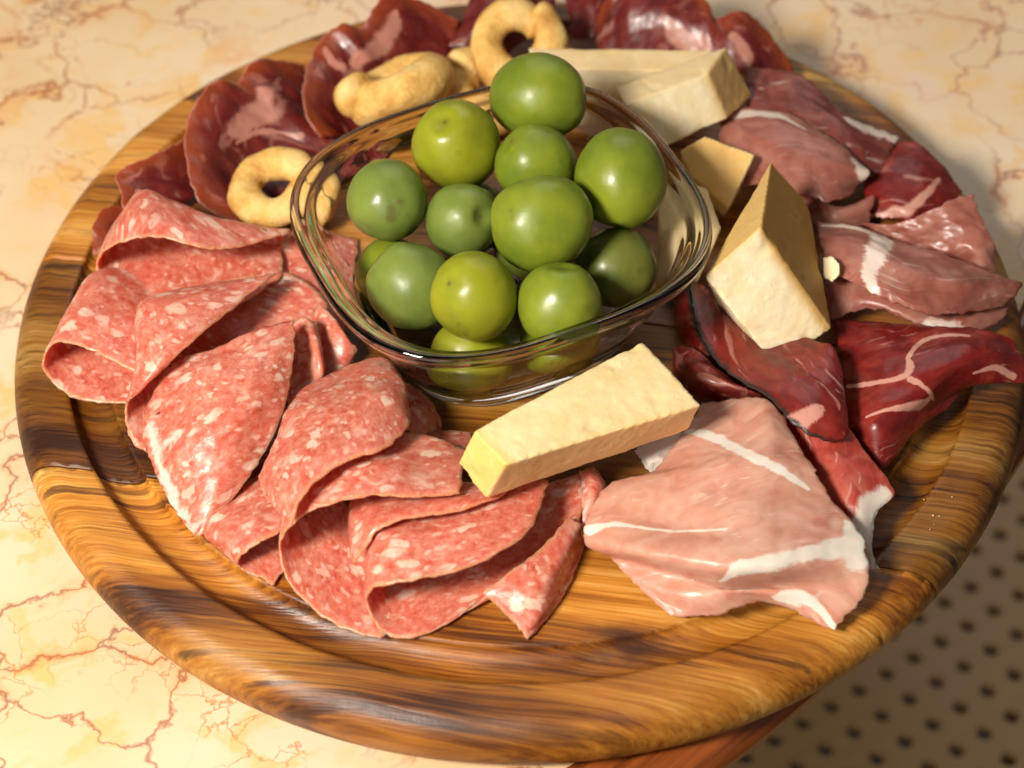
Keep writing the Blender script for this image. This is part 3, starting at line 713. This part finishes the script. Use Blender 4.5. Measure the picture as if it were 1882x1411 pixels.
salami([[(760,792,3),(810,792,4),(866,796,4)],[(770,815,4),(820,815,6),(866,815,6)],[(780,840,4),(830,840,6),(870,840,6)]],
 'dull pink salami strip behind the tip of the front cheese bar')
salami([[(650,1038,9),(666,1014,14),(692,979,18),(731,956,20),(821,943,20),(894,922,19),(930,905,17)],
 [(643,1000,9),(655,972,15),(688,950,18),(740,935,19),(820,920,19),(900,905,17),(940,890,15)],
 [(640,940,7),(652,915,12),(700,905,14),(760,900,15),(830,890,15),(900,885,13),(940,875,11)]],
 'deep red salami fold tucked beneath the open-mouthed slice', edges='nw')
salami([[(894,1094,3),(857,1123,1.5),(814,1152,1.2),(767,1170,1.2),(720,1170,1.2),(691,1148,3),(673,1105,8),(680,1085,13),(700,1075,16),(749,1067,18),(821,1054,18),(894,1029,18)],
 [(1000,1040,4),(940,1060,3),(860,1080,2),(790,1080,2),(730,1070,2),(690,1050,5),(675,1030,11),(690,1010,16),(720,1000,18),(780,998,18),(860,990,18),(966,982,17)],
 [(1062,960,5),(980,980,4),(900,990,3),(830,1000,2),(740,1000,2),(688,990,5),(676,970,10),(692,955,13),(730,948,14),(800,945,15),(900,935,16),(993,931,16)],
 [(1088,862,6),(1000,890,5),(920,900,3),(840,930,2),(740,940,2),(690,935,4),(685,920,8),(705,910,10),(740,903,11),(820,900,12),(920,885,13),(1006,884,14)]],
 'front centre salami slice rolled on itself below the cheese bar')
salami([[(888,1088,6),(930,1130,4),(964,1170,1.5),(970,1173,1.2),(976,1168,1.2),(990,1150,1.2)],
 [(940,1050,9),(975,1090,8),(994,1121,5),(1001,1127,2.5),(1012,1122,1.5),(1025,1110,1.2)],
 [(1000,1000,9),(1020,1035,9),(1031,1049,6),(1038,1056,3),(1047,1060,1.5),(1054,1055,1.2)],
 [(1050,950,7),(1065,960,7),(1073,966,5),(1078,970,3),(1083,973,1.5),(1088,970,1.2)]],
 'pointed salami fold at the very front below the cheese bar')
salami([[(1030,985,1.5),(1070,983,2),(1096,945,4),(1112,893,6),(1092,858,7)],[(1020,960,1.2),(1055,950,3),(1078,925,6),(1092,890,8),(1080,862,8)],[(1010,930,1.2),(1040,920,2),(1060,905,4),(1070,885,6),(1065,865,7)]],
 'salami edge closest to the pink ham in front of the cheese bar')
salami([[(440,455,5),(540,425,5),(650,440,1.5)],[(455,500,5),(560,470,6),(650,480,1.5)],[(480,540,4),(560,530,5),(640,540,1.5)],[(520,580,2),(580,600,3),(640,610,1.2)]],
 'shadowed salami slice lying flat against the left corner of the bowl')

# ---- pale ham
ham([[(1290,742,8),(1340,735,10),(1400,731,13),(1440,765,13)],
 [(1262,785,9),(1340,800,13),(1410,810,16),(1462,808,14)],
 [(1200,865,10),(1300,850,15),(1400,858,18),(1495,865,15)],
 [(1125,887,11),(1250,905,15),(1400,920,18),(1532,922,14)],
 [(1085,940,11),(1220,960,13),(1390,980,19),(1577,972,13)],
 [(1076,995,8),(1220,1020,16),(1380,1040,19),(1592,1022,12)],
 [(1120,1023,4),(1250,1056,8),(1350,1078,10),(1596,1065,9)],
 [(1165,1070,3),(1270,1095,7),(1400,1088,9),(1578,1105,6)],
 [(1234,1133,2),(1320,1129,3.5),(1412,1106,5),(1530,1160,3)]],
 'big pale pink ham slice at the front right with white fat bands', nu=120, nv=120, wav=0.0005, seed=5.0,
 fat=[([(1262,786),(1320,806),(1380,836),(1448,867),(1489,894)], [1.3,1.7,1.2,1.1,0.6]),
      ([(1319,1071),(1360,1050),(1414,1033),(1499,1012),(1560,1000),(1585,1015)], [0.6,1.5,1.9,2.0,3.2,3.0]),
      ([(1560,955),(1575,985),(1580,1020)], [0.9,3.4,3.4]),
      ([(1424,1105),(1470,1100),(1510,1112),(1532,1145)], [0.6,1.2,1.5,1.4]),
      ([(1080,968),(1130,957),(1180,965),(1260,972),(1330,968)], [1.2,0.8,0.5,0.4,0.3])])
ham([[(1165,828,3),(1215,803,6),(1285,788,7)],[(1180,850,2),(1225,828,5),(1290,810,6)],[(1198,872,1.5),(1235,852,3),(1290,835,4)]],
 'grey-white scrap of ham fat under the end of the front cheese bar', fatedge=[('n', 5), ('w', 5)], mat='ham_dim')
ham([[(1500,405,10),(1575,412,13),(1660,447,15),(1760,482,14),(1878,522,8)],
 [(1508,450,14),(1590,460,19),(1670,500,20),(1770,525,17),(1869,542,9)],
 [(1530,502,14),(1600,536,17),(1675,570,16),(1744,578,13),(1851,562,8)]],
 'pointed pink ham slice folded across the right rim', mat='ham_dim', seed=3.0, wav=0.0007,
 fat=[([(1625,430),(1605,460),(1590,500),(1600,530)], [3.2,3.4,2.2,1.8]), ([(1510,410),(1570,415),(1620,432)], [0.5,1.2,2.4])])
ham([[(1510,480,9),(1600,500,11),(1700,540,10),(1800,550,8),(1866,548,5)],[(1520,530,9),(1600,547,10),(1690,577,9),(1780,585,7),(1840,588,4)],[(1528,586,6),(1600,567,8),(1690,596,8),(1780,615,6),(1815,602,4)]],
 'lower ham layer with a white fat edge under the pointed slice', mat='ham_dim', fat=[([(1705,592),(1745,603),(1790,607)], [2.0,2.8,1.4])])
ham([[(1580,413,8),(1650,410,13),(1720,380,18),(1787,356,19)],[(1640,440,8),(1710,435,12),(1770,415,16),(1812,414,16)],[(1700,470,6),(1760,478,8),(1800,475,11),(1827,460,11)],[(1760,490,4),(1790,500,5),(1810,504,6),(1822,503,6)]],
 'raised fan-shaped ham flap at the far right behind the pointed slice', mat='ham_dim', wav=0.0012)
ham([[(1320,215,9),(1355,200,11),(1430,203,15),(1490,230,16),(1545,262,16),(1590,305,13)],[(1325,250,12),(1360,240,15),(1420,252,18),(1480,277,18.5),(1540,302,18),(1598,320,14)],[(1330,300,9),(1370,290,13),(1430,312,15),(1490,332,15),(1530,347,14),(1575,342,10)],[(1345,350,8),(1400,342,12),(1440,350,13.5),(1490,364,13),(1530,370,12.5),(1562,360,10)]],
 'rolled pink ham slice behind the tall cheese block', mat='ham_dim', fat=[([(1360,205),(1430,208),(1480,232)], [2.2,1.8,0.5]), ([(1570,290),(1592,315)], [1.5,2.4])])
ham([[(1390,330,2),(1450,325,6),(1500,360,7),(1545,380,8),(1607,357,10)],[(1400,390,2),(1480,370,7),(1530,392,9),(1570,390,9),(1603,385,8)],[(1410,430,2),(1495,412,5),(1535,417,6),(1570,414,6),(1598,409,5)]],
 'small ragged ham scrap under the rolled ham slice', mat='ham_dim')
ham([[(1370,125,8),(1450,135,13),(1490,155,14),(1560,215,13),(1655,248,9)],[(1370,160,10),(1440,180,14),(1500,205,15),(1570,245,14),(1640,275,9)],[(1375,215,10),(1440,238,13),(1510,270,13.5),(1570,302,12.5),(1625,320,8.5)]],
 'dark red ham slice, shade in its colour, at the back right with a white fat tip', mat='ham_shaded', fat=[([(1560,217),(1600,232),(1648,250)], [1.8,3.2,2.4])])

# ---- smoked ham
speck([[(1268,515,10),(1284,610,13),(1337,685,15),(1418,734,17),(1454,777,17),(1503,806,15),(1535,811,13)],
 [(1290,525,9),(1310,600,13),(1370,665,15),(1440,710,18),(1490,740,19),(1530,770,17),(1557,798,14)],
 [(1310,540,8),(1340,590,11),(1410,640,13),(1470,680,17),(1515,700,18),(1545,730,17),(1554,742,15)],
 [(1330,545,6),(1390,580,8),(1450,610,11),(1500,630,14),(1528,635,16),(1538,655,16),(1542,672,15)]],
 'red smoked ham slice with a black crust edge beneath the tall cheese', edges='n', fat=[([(1462,775),(1490,750),(1510,740)], [2.4,1.8,0.6])])
speck([[(1238,535,3),(1250,525,7),(1264,518,10)],[(1243,595,3),(1258,590,9),(1279,592,12)],[(1260,632,4),(1275,624,9),(1290,622,12.5)],[(1285,652,6),(1297,652,9),(1308,654,12.5)]],
 'thin red smoked ham strip curving down beside the glass bowl', edges='e', mat='speck')
speck([[(1236,640,3),(1250,636,9),(1273,641,11),(1300,660,12)],[(1240,680,3),(1265,675,11),(1300,680,13),(1335,692,12)],[(1255,715,3),(1290,705,11),(1330,705,13),(1370,712,13)],[(1290,735,4),(1330,732,7),(1365,732,9),(1400,728,11)]],
 'glossy purple smoked ham fold between the bowl and the pale ham', edges='', mat='coppa')
speck([[(1420,722,6),(1480,740,9),(1545,770,9)],[(1450,790,7),(1520,800,11),(1588,828,9)],[(1490,860,7),(1550,868,11),(1640,903,7)],[(1530,930,6),(1570,935,9),(1612,942,6)],[(1560,990,4),(1585,1000,6),(1601,1008,5)],[(1590,1040,2),(1605,1046,2.5),(1616,1045,2)]],
 'bright red ham slice edged with thick white fat above the big pale slice', mat='speckred', edges='', fat=[([(1634,903),(1608,925),(1596,965),(1594,1005),(1608,1042)], [2.0,2.8,3.0,2.6,2.4])])
speck([[(1530,590,5),(1600,590,7),(1700,600,11),(1800,605,13),(1860,622,11)],[(1545,650,6),(1620,660,12),(1710,658,16),(1800,650,16),(1886,668,7)],[(1550,710,6),(1620,720,13),(1700,712,15),(1770,690,12),(1884,702,4)],[(1560,790,6),(1610,780,11),(1660,765,11),(1720,735,8),(1800,697,5)],[(1605,848,3),(1622,866,2.5),(1648,836,3),(1685,788,4),(1735,750,4)]],
 'large dark red smoked ham slice draped over the right rim', edges='', nu=110, nv=100, seed=40.0,
 fat=[([(1555,705),(1600,702),(1650,690),(1670,675),(1664,655)], [0.7,0.8,0.9,1.2,0.5]), ([(1670,690),(1700,705),(1718,740)], [0.8,0.5,0.3]), ([(1590,760),(1640,745),(1700,745)], [0.4,0.6,1.9]), ([(1664,655),(1700,620),(1780,612)], [0.6,0.8,0.6]), ([(1790,690),(1830,680),(1862,698)], [0.4,0.8,1.0])])
speck([[(1600,260,5),(1680,262,9),(1722,295,8),(1768,352,4)],[(1590,300,6),(1650,310,10),(1700,340,10),(1750,368,6)],[(1590,350,6),(1640,370,8),(1680,385,8),(1720,382,7)],[(1600,398,4),(1640,402,5),(1670,407,5),(1700,397,5)]],
 'vivid red smoked ham slice at the back right rim', edges='', fat=[([(1600,395),(1660,385),(1710,350),(1730,325)], [0.9,1.3,1.0,0.6])])

# ---- dark cured pork along the back
coppa([[(250,425,5),(228,385,9),(222,355,11),(212,322,13),(235,304,14),(285,283,14),(340,256,11)],[(290,415,4),(270,385,7),(265,360,9),(270,340,10),(285,330,10),(315,318,9),(350,300,7)],[(330,405,2),(330,392,3),(330,382,4),(335,374,4),(345,368,4),(355,362,4),(370,352,3)]],
 'dark cured pork slice at the left end of the back row', edges='n', fat=[([(260,350),(290,365),(340,385)], [1.2,2.0,1.0])], fatedge=[('n', 0.12)])
coppa([[(440,408,4),(375,380,8),(355,350,11),(343,300,14),(338,250,16),(350,208,19),(378,162,22),(405,147,22),(433,157,18),(452,125,20),(480,108,20),(558,120,11)],
 [(460,395,4),(410,368,7),(390,335,10),(385,295,12),(390,255,14),(400,225,16),(420,205,17),(445,195,16),(470,180,15),(495,165,16),(520,155,14),(568,165,8)],
 [(480,375,2),(460,352,3),(450,330,4),(450,300,5),(460,280,6),(480,265,7),(500,255,7),(520,248,7),(545,245,7),(570,235,7),(585,228,5),(600,226,3.5)],
 [(540,415,1.5),(530,390,1.5),(535,360,1.5),(545,335,2),(560,315,2),(580,305,2),(600,295,2),(620,288,2),(640,282,2),(645,277,1.5),(650,270,1.5),(650,264,1.5)]],
 'wavy-edged dark cured pork slice behind the ring cracker on the left', edges='n', nu=120, fat=[([(490,160),(480,210),(450,235),(430,245)], [2.0,3.5,3.0,1.0]), ([(440,260),(500,240),(560,250)], [0.6,1.4,1.0])], fatedge=[('n', 0.12)])
coppa([[(590,252,8),(563,220,12),(557,160,15),(573,100,16),(600,62,19),(632,43,21),(662,53,18),(690,10,23),(720,-15,24),(780,5,18),(842,38,12)],
 [(620,250,6),(600,205,9.5),(600,160,12),(615,125,13),(640,100,15),(665,90,16),(690,75,15),(720,50,17),(750,35,17),(790,40,14),(838,65,9)],
 [(650,245,2),(640,215,4),(650,185,5),(670,165,6),(690,150,7),(710,140,7),(730,125,7),(750,110,8),(770,100,8),(800,95,7),(832,98,5)],
 [(690,262,1.5),(690,240,2),(705,220,2),(720,205,2),(740,195,2),(755,185,2),(770,175,2),(790,165,2),(805,155,2),(825,150,2),(845,150,2)]],
 'wavy-edged dark cured pork slice behind the tilted ring cracker', edges='n', nu=120, fat=[([(600,85),(612,110),(640,125)], [1.0,1.4,1.0]), ([(735,20),(720,60),(660,120)], [1.0,3.0,2.0])], fatedge=[('n', 0.12)])
coppa([[(172,468,2),(170,430,8),(178,400,10),(195,383,11),(228,376,9)],[(200,465,3),(198,438,6),(205,420,7),(215,410,7),(240,400,6)],[(225,465,2),(230,452,2),(235,442,2),(240,432,2),(252,422,2)]],
 'little dark cured pork tip poking out left of the salami', edges='n', fatedge=[('w', 2.0)])
coppa([[(872,-25,14),(940,-40,16),(1035,-30,12)],[(852,35,12),(900,30,13),(1000,40,8)],[(822,84,8),(870,92,7),(930,102,3)]],
 'purple cured pork slice behind the rearmost ring cracker', edges='n')
coppa([[(1030,-30,10),(1080,-40,14),(1140,-30,12)],[(1045,20,7),(1085,10,10),(1125,20,8)],[(1050,70,3),(1085,70,4),(1115,72,4)]],
 'small dark cured pork piece between rear cracker and rear cheese', edges='n')
coppa([[(1090,45,6),(1130,-20,18),(1210,-50,22),(1290,-5,20),(1316,33,16),(1362,20,18),(1402,50,13),(1460,125,5)],[(1095,80,4),(1150,40,13),(1220,25,17),(1290,45,16),(1330,70,14),(1370,80,13),(1400,110,9),(1440,150,4)],[(1110,110,2),(1160,100,5),(1230,100,7),(1290,110,8),(1340,125,8),(1370,135,7),(1400,150,6),(1430,170,3)]],
 'wavy-edged cured pork slice at the back right behind the cheeses', edges='n', nu=110, fat=[([(1225,50),(1240,72),(1290,80)], [1.5,3.4,2.0]), ([(1350,60),(1370,100)], [1.5,2.2])], fatedge=[('n', 0.12)])

#FOOD
# ------------------------------------------------------------------ cheese
def cheese(pts, mat, label, rough=0.0006, tint_planes=None, seed=0.0):
    P = [Vector(pix(*p)) for p in pts]
    bm = bmesh.new()
    for p in P: bm.verts.new(p)
    bmesh.ops.convex_hull(bm, input=bm.verts)
    bmesh.ops.dissolve_limit(bm, angle_limit=math.radians(6), verts=bm.verts, edges=bm.edges)
    me = bpy.data.meshes.new('tmp'); bm.to_mesh(me); bm.free()
    o = bpy.data.objects.new('tmp', me); col.objects.link(o)
    m = o.modifiers.new('r', 'REMESH'); m.mode = 'VOXEL'; m.voxel_size = 0.00055
    m2 = o.modifiers.new('s', 'SMOOTH'); m2.factor = 0.5; m2.iterations = 2
    dg = bpy.context.evaluated_depsgraph_get(); me2 = bpy.data.meshes.new_from_object(o.evaluated_get(dg))
    bpy.data.objects.remove(o)
    cen = sum(P, Vector())/len(P)
    rv = []
    tint_faces = tint_planes or []
    nvx = len(me2.vertices); Cc = np.empty(nvx*3, np.float32); me2.vertices.foreach_get('co', Cc); Cc = Cc.reshape(-1, 3).astype(float)
    Nr = np.empty(nvx*3, np.float32); me2.vertex_normals.foreach_get('vector', Nr); Nr = Nr.reshape(-1, 3)
    q = Cc*1000+seed*13.7
    k = pn3(q*0.07)*0.9 + pn3(q*0.35+50)*0.30 + np.maximum(0, pn3(q*0.8+90)-0.15)*0.5 - np.maximum(0, pn3(q*0.16+140)-0.30)*3.0
    Cc += Nr*(k*rough*0.55)[:, None]; me2.vertices.foreach_set('co', Cc.astype(np.float32).ravel()); me2.update()
    rv = np.zeros(nvx)
    for idx, wmm, amt in tint_faces:
        a, b, c = [P[i] for i in idx]; nn = (b-a).cross(c-a).normalized(); pl = (a, nn, wmm/1000.0); pn_ = np.array(nn)
        if (np.array(pl[0])-np.array(cen)) @ pn_ < 0: pn_ = -pn_
        r1 = np.clip(1-abs((Cc-np.array(pl[0])) @ pn_)/pl[2], 0, 1)**1.5
        rv = np.maximum(rv, amt*np.maximum(r1, np.clip((Nr @ pn_-0.86)/0.10, 0, 1)))
    fattr(me2, 'rind', rv); me2.name = 'cheese_piece'
    loc = center(me2); ob = link('cheese_piece', me2, mat); ob.location = loc
    return tag(ob, label, 'cheese', 'aged cheese pieces set around the bowl')
cheese([(871,791,36),(1181,627,30),(1289,744,27),(929,854,36),(840,853,24),(893,917,21),(1266,790,14),(1150,680,16)], 'cheese',
  'long yellow cheese bar lying in front of the bowl', 0.0007, [((0, 3, 4), 4.5, 0.7), ((3, 2, 5), 1.5, 0.22)], 1.0)
cheese([(1296,508,35),(1398,418,44),(1529,605,14),(1424,674,8),(1417,295,35),(1488,378,16),(1400,430,6),(1320,560,7)], 'cheesepale',
  'tall pale cheese block with a golden right side on the right of the bowl', 0.0007, [((1, 4, 5), 2.6, 1.0), ((0, 1, 4), 1.4, 0.85)], 2.0)  # golden rind tint, also darkening two faces as shade would
cheese([(1150,192,29),(1301,134,29),(1335,85,27),(1130,160,27),(1338,217,17),(1200,280,16),(1384,175,12),(1175,240,8)], 'cheesepale',
  'pale cheese block standing behind the right rim of the bowl', 0.0006, [((1, 2, 4), 2.4, 0.8), ((0, 1, 2), 1.0, 0.45)], 3.0)
cheese([(972,88,22),(1312,92,22),(1258,130,22),(985,124,22),(990,195,6),(1240,205,6),(1310,160,6),(985,160,5)], 'cheesepale',
  'long pale cheese bar lying at the back behind the top olive', 0.0006, [((0, 1, 2), 2.0, 0.5)], 4.0)
cheese([(1296,249,22),(1389,283,20),(1339,383,12),(1268,320,15),(1250,276,18),(1290,300,8),(1370,330,8),(1330,400,6),(1262,335,8)], 'cheese',
  'small cheese wedge between the two taller pale blocks', 0.0006, [((0, 3, 4), 3.5, 0.6)], 5.0)
cheese([(1225,322,24),(1300,345,24),(1326,418,22),(1275,537,6),(1222,530,5),(1225,420,18),(1310,450,6),(1240,400,5)], 'cheese',
  'cheese piece leaning against the right wall of the bowl', 0.0006, None, 6.0)
cheese([(1512,472,17),(1530,468,20),(1545,485,20),(1545,505,18),(1530,520,16),(1512,510,15),(1525,490,12)], 'cheesepale',
  'small cheese crumb beside the tall block on the pink ham', 0.0005, None, 7.0)

# ------------------------------------------------------------------ ring crackers
def tarallo(c, R, r, axis, start, label, seed, ell=1.0, over=0.7):
    NU, NV = 110, 26; vs, fs, dirs = [], [], []
    tot = 2*math.pi+over
    for i in range(NU+1):
        t = i/NU; a = start+tot*t
        lift = r*0.62*(max(0, (t-0.80)/0.20)**1.5) - r*0.40*(max(0, (0.20-t)/0.20)**1.5)
        rad = R + r*0.30*max(0, (t-0.80)/0.20) - r*0.25*max(0, (0.20-t)/0.20)
        cpt = Vector((rad*math.cos(a)*ell, rad*math.sin(a), lift)); rd = Vector((math.cos(a), math.sin(a), 0))
        endt = min(t, 1-t)*NU; rr = r*(1+0.07*math.sin(3*a+seed))*math.sqrt(max(0.0, 1-max(0.0, 1-endt/5.0)**2))
        for j in range(NV):
            b = 2*math.pi*j/NV; p = cpt + (rd*math.cos(b)+Vector((0, 0, 1))*math.sin(b)*0.95)*max(rr, 1e-5)
            q = p*1000; dn = p-cpt; vs.append(p); dirs.append(dn.normalized() if dn.length > 1e-6 else Vector((0, 0, 0)))
    for i in range(NU):
        for j in range(NV):
            fs.append((i*NV+j, (i+1)*NV+j, (i+1)*NV+(j+1) % NV, i*NV+(j+1) % NV))
    fs += [tuple(range(NV)), tuple(range(NU*NV+NV-1, NU*NV-1, -1))]
    VA = np.array([tuple(v) for v in vs]); DA = np.array([tuple(v) for v in dirs]); qq = VA*1000+seed*31
    VA = VA+DA*(0.0006*pn3(qq*0.16)+0.00028*pn3(qq*0.6))[:, None]; vs = [tuple(v) for v in VA]
    me = mesh_from('ring_cracker', vs, fs); bm = bmesh.new(); bm.from_mesh(me); bmesh.ops.recalc_face_normals(bm, faces=bm.faces); bm.to_mesh(me); bm.free()
    o = link('ring_cracker', me, 'dough'); o.location = Vector(pix(*c)); o.rotation_euler = Vector(axis).to_track_quat('Z', 'Y').to_euler()
    return tag(o, label, 'cracker', 'baked ring crackers behind the bowl')
tarallo((508,345,10.5), 0.0092, 0.0048, (-0.10, -0.12, 1), -0.5, 'ring cracker lying flat left of the glass bowl', 1.0)
tarallo((732,160,16), 0.0100, 0.0066, (-0.30, 0.46, 0.84), -0.35, 'tilted ring cracker seen edge-on at the back left of the bowl', 2.0, 1.12)
tarallo((952,82,17), 0.0096, 0.0050, (0.10, -0.55, 0.83), 0.3, 'rearmost ring cracker with a visible hole behind the top olive', 3.0)
tarallo((888,165,9), 0.0082, 0.0050, (0.25, -0.15, 0.9), 1.0, 'ring cracker mostly hidden behind the back rim of the bowl', 4.0)

# ------------------------------------------------------------------ crumbs
def crumbs(name, pts, smin, smax, mat, label):
    bm = bmesh.new()
    for x, y, h in pts:
        r = random.uniform(smin, smax); g = bmesh.ops.create_icosphere(bm, subdivisions=1, radius=r)
        c = pix(x, y, h)
        for v in g['verts']:
            v.co *= random.uniform(0.6, 1.2); v.co += Vector(c)
    me = bpy.data.meshes.new(name); bm.to_mesh(me); bm.free(); loc = center(me); o = link(name, me, mat, None, False); o.location = loc
    tag(o, label, 'crumbs', None, 'stuff')
pts = [(random.gauss(1745, 35), random.gauss(975, 45), 0.3) for _ in range(40)]
pts = [(x, y, 0.2) for x, y, h in pts if math.hypot(*pix(x, y, 0)[:2]) < 0.131]
crumbs('cheese_crumbs', pts, 0.00008, 0.00024, 'cheese', 'tiny pale crumbs scattered on the right rim of the board')

# light refracted by the bowl reaches what stands around it
bowl.cycles.is_caustics_caster = True
for o in list(col.objects):
    if o.type == 'MESH' and o is not bowl and o.name.split('.')[0] in ('cheese_piece', 'ham_slice', 'smoked_ham_slice', 'plank', 'olive', 'cured_pork_slice', 'salami_slice', 'ring_cracker'):
        o.cycles.is_caustics_receiver = True
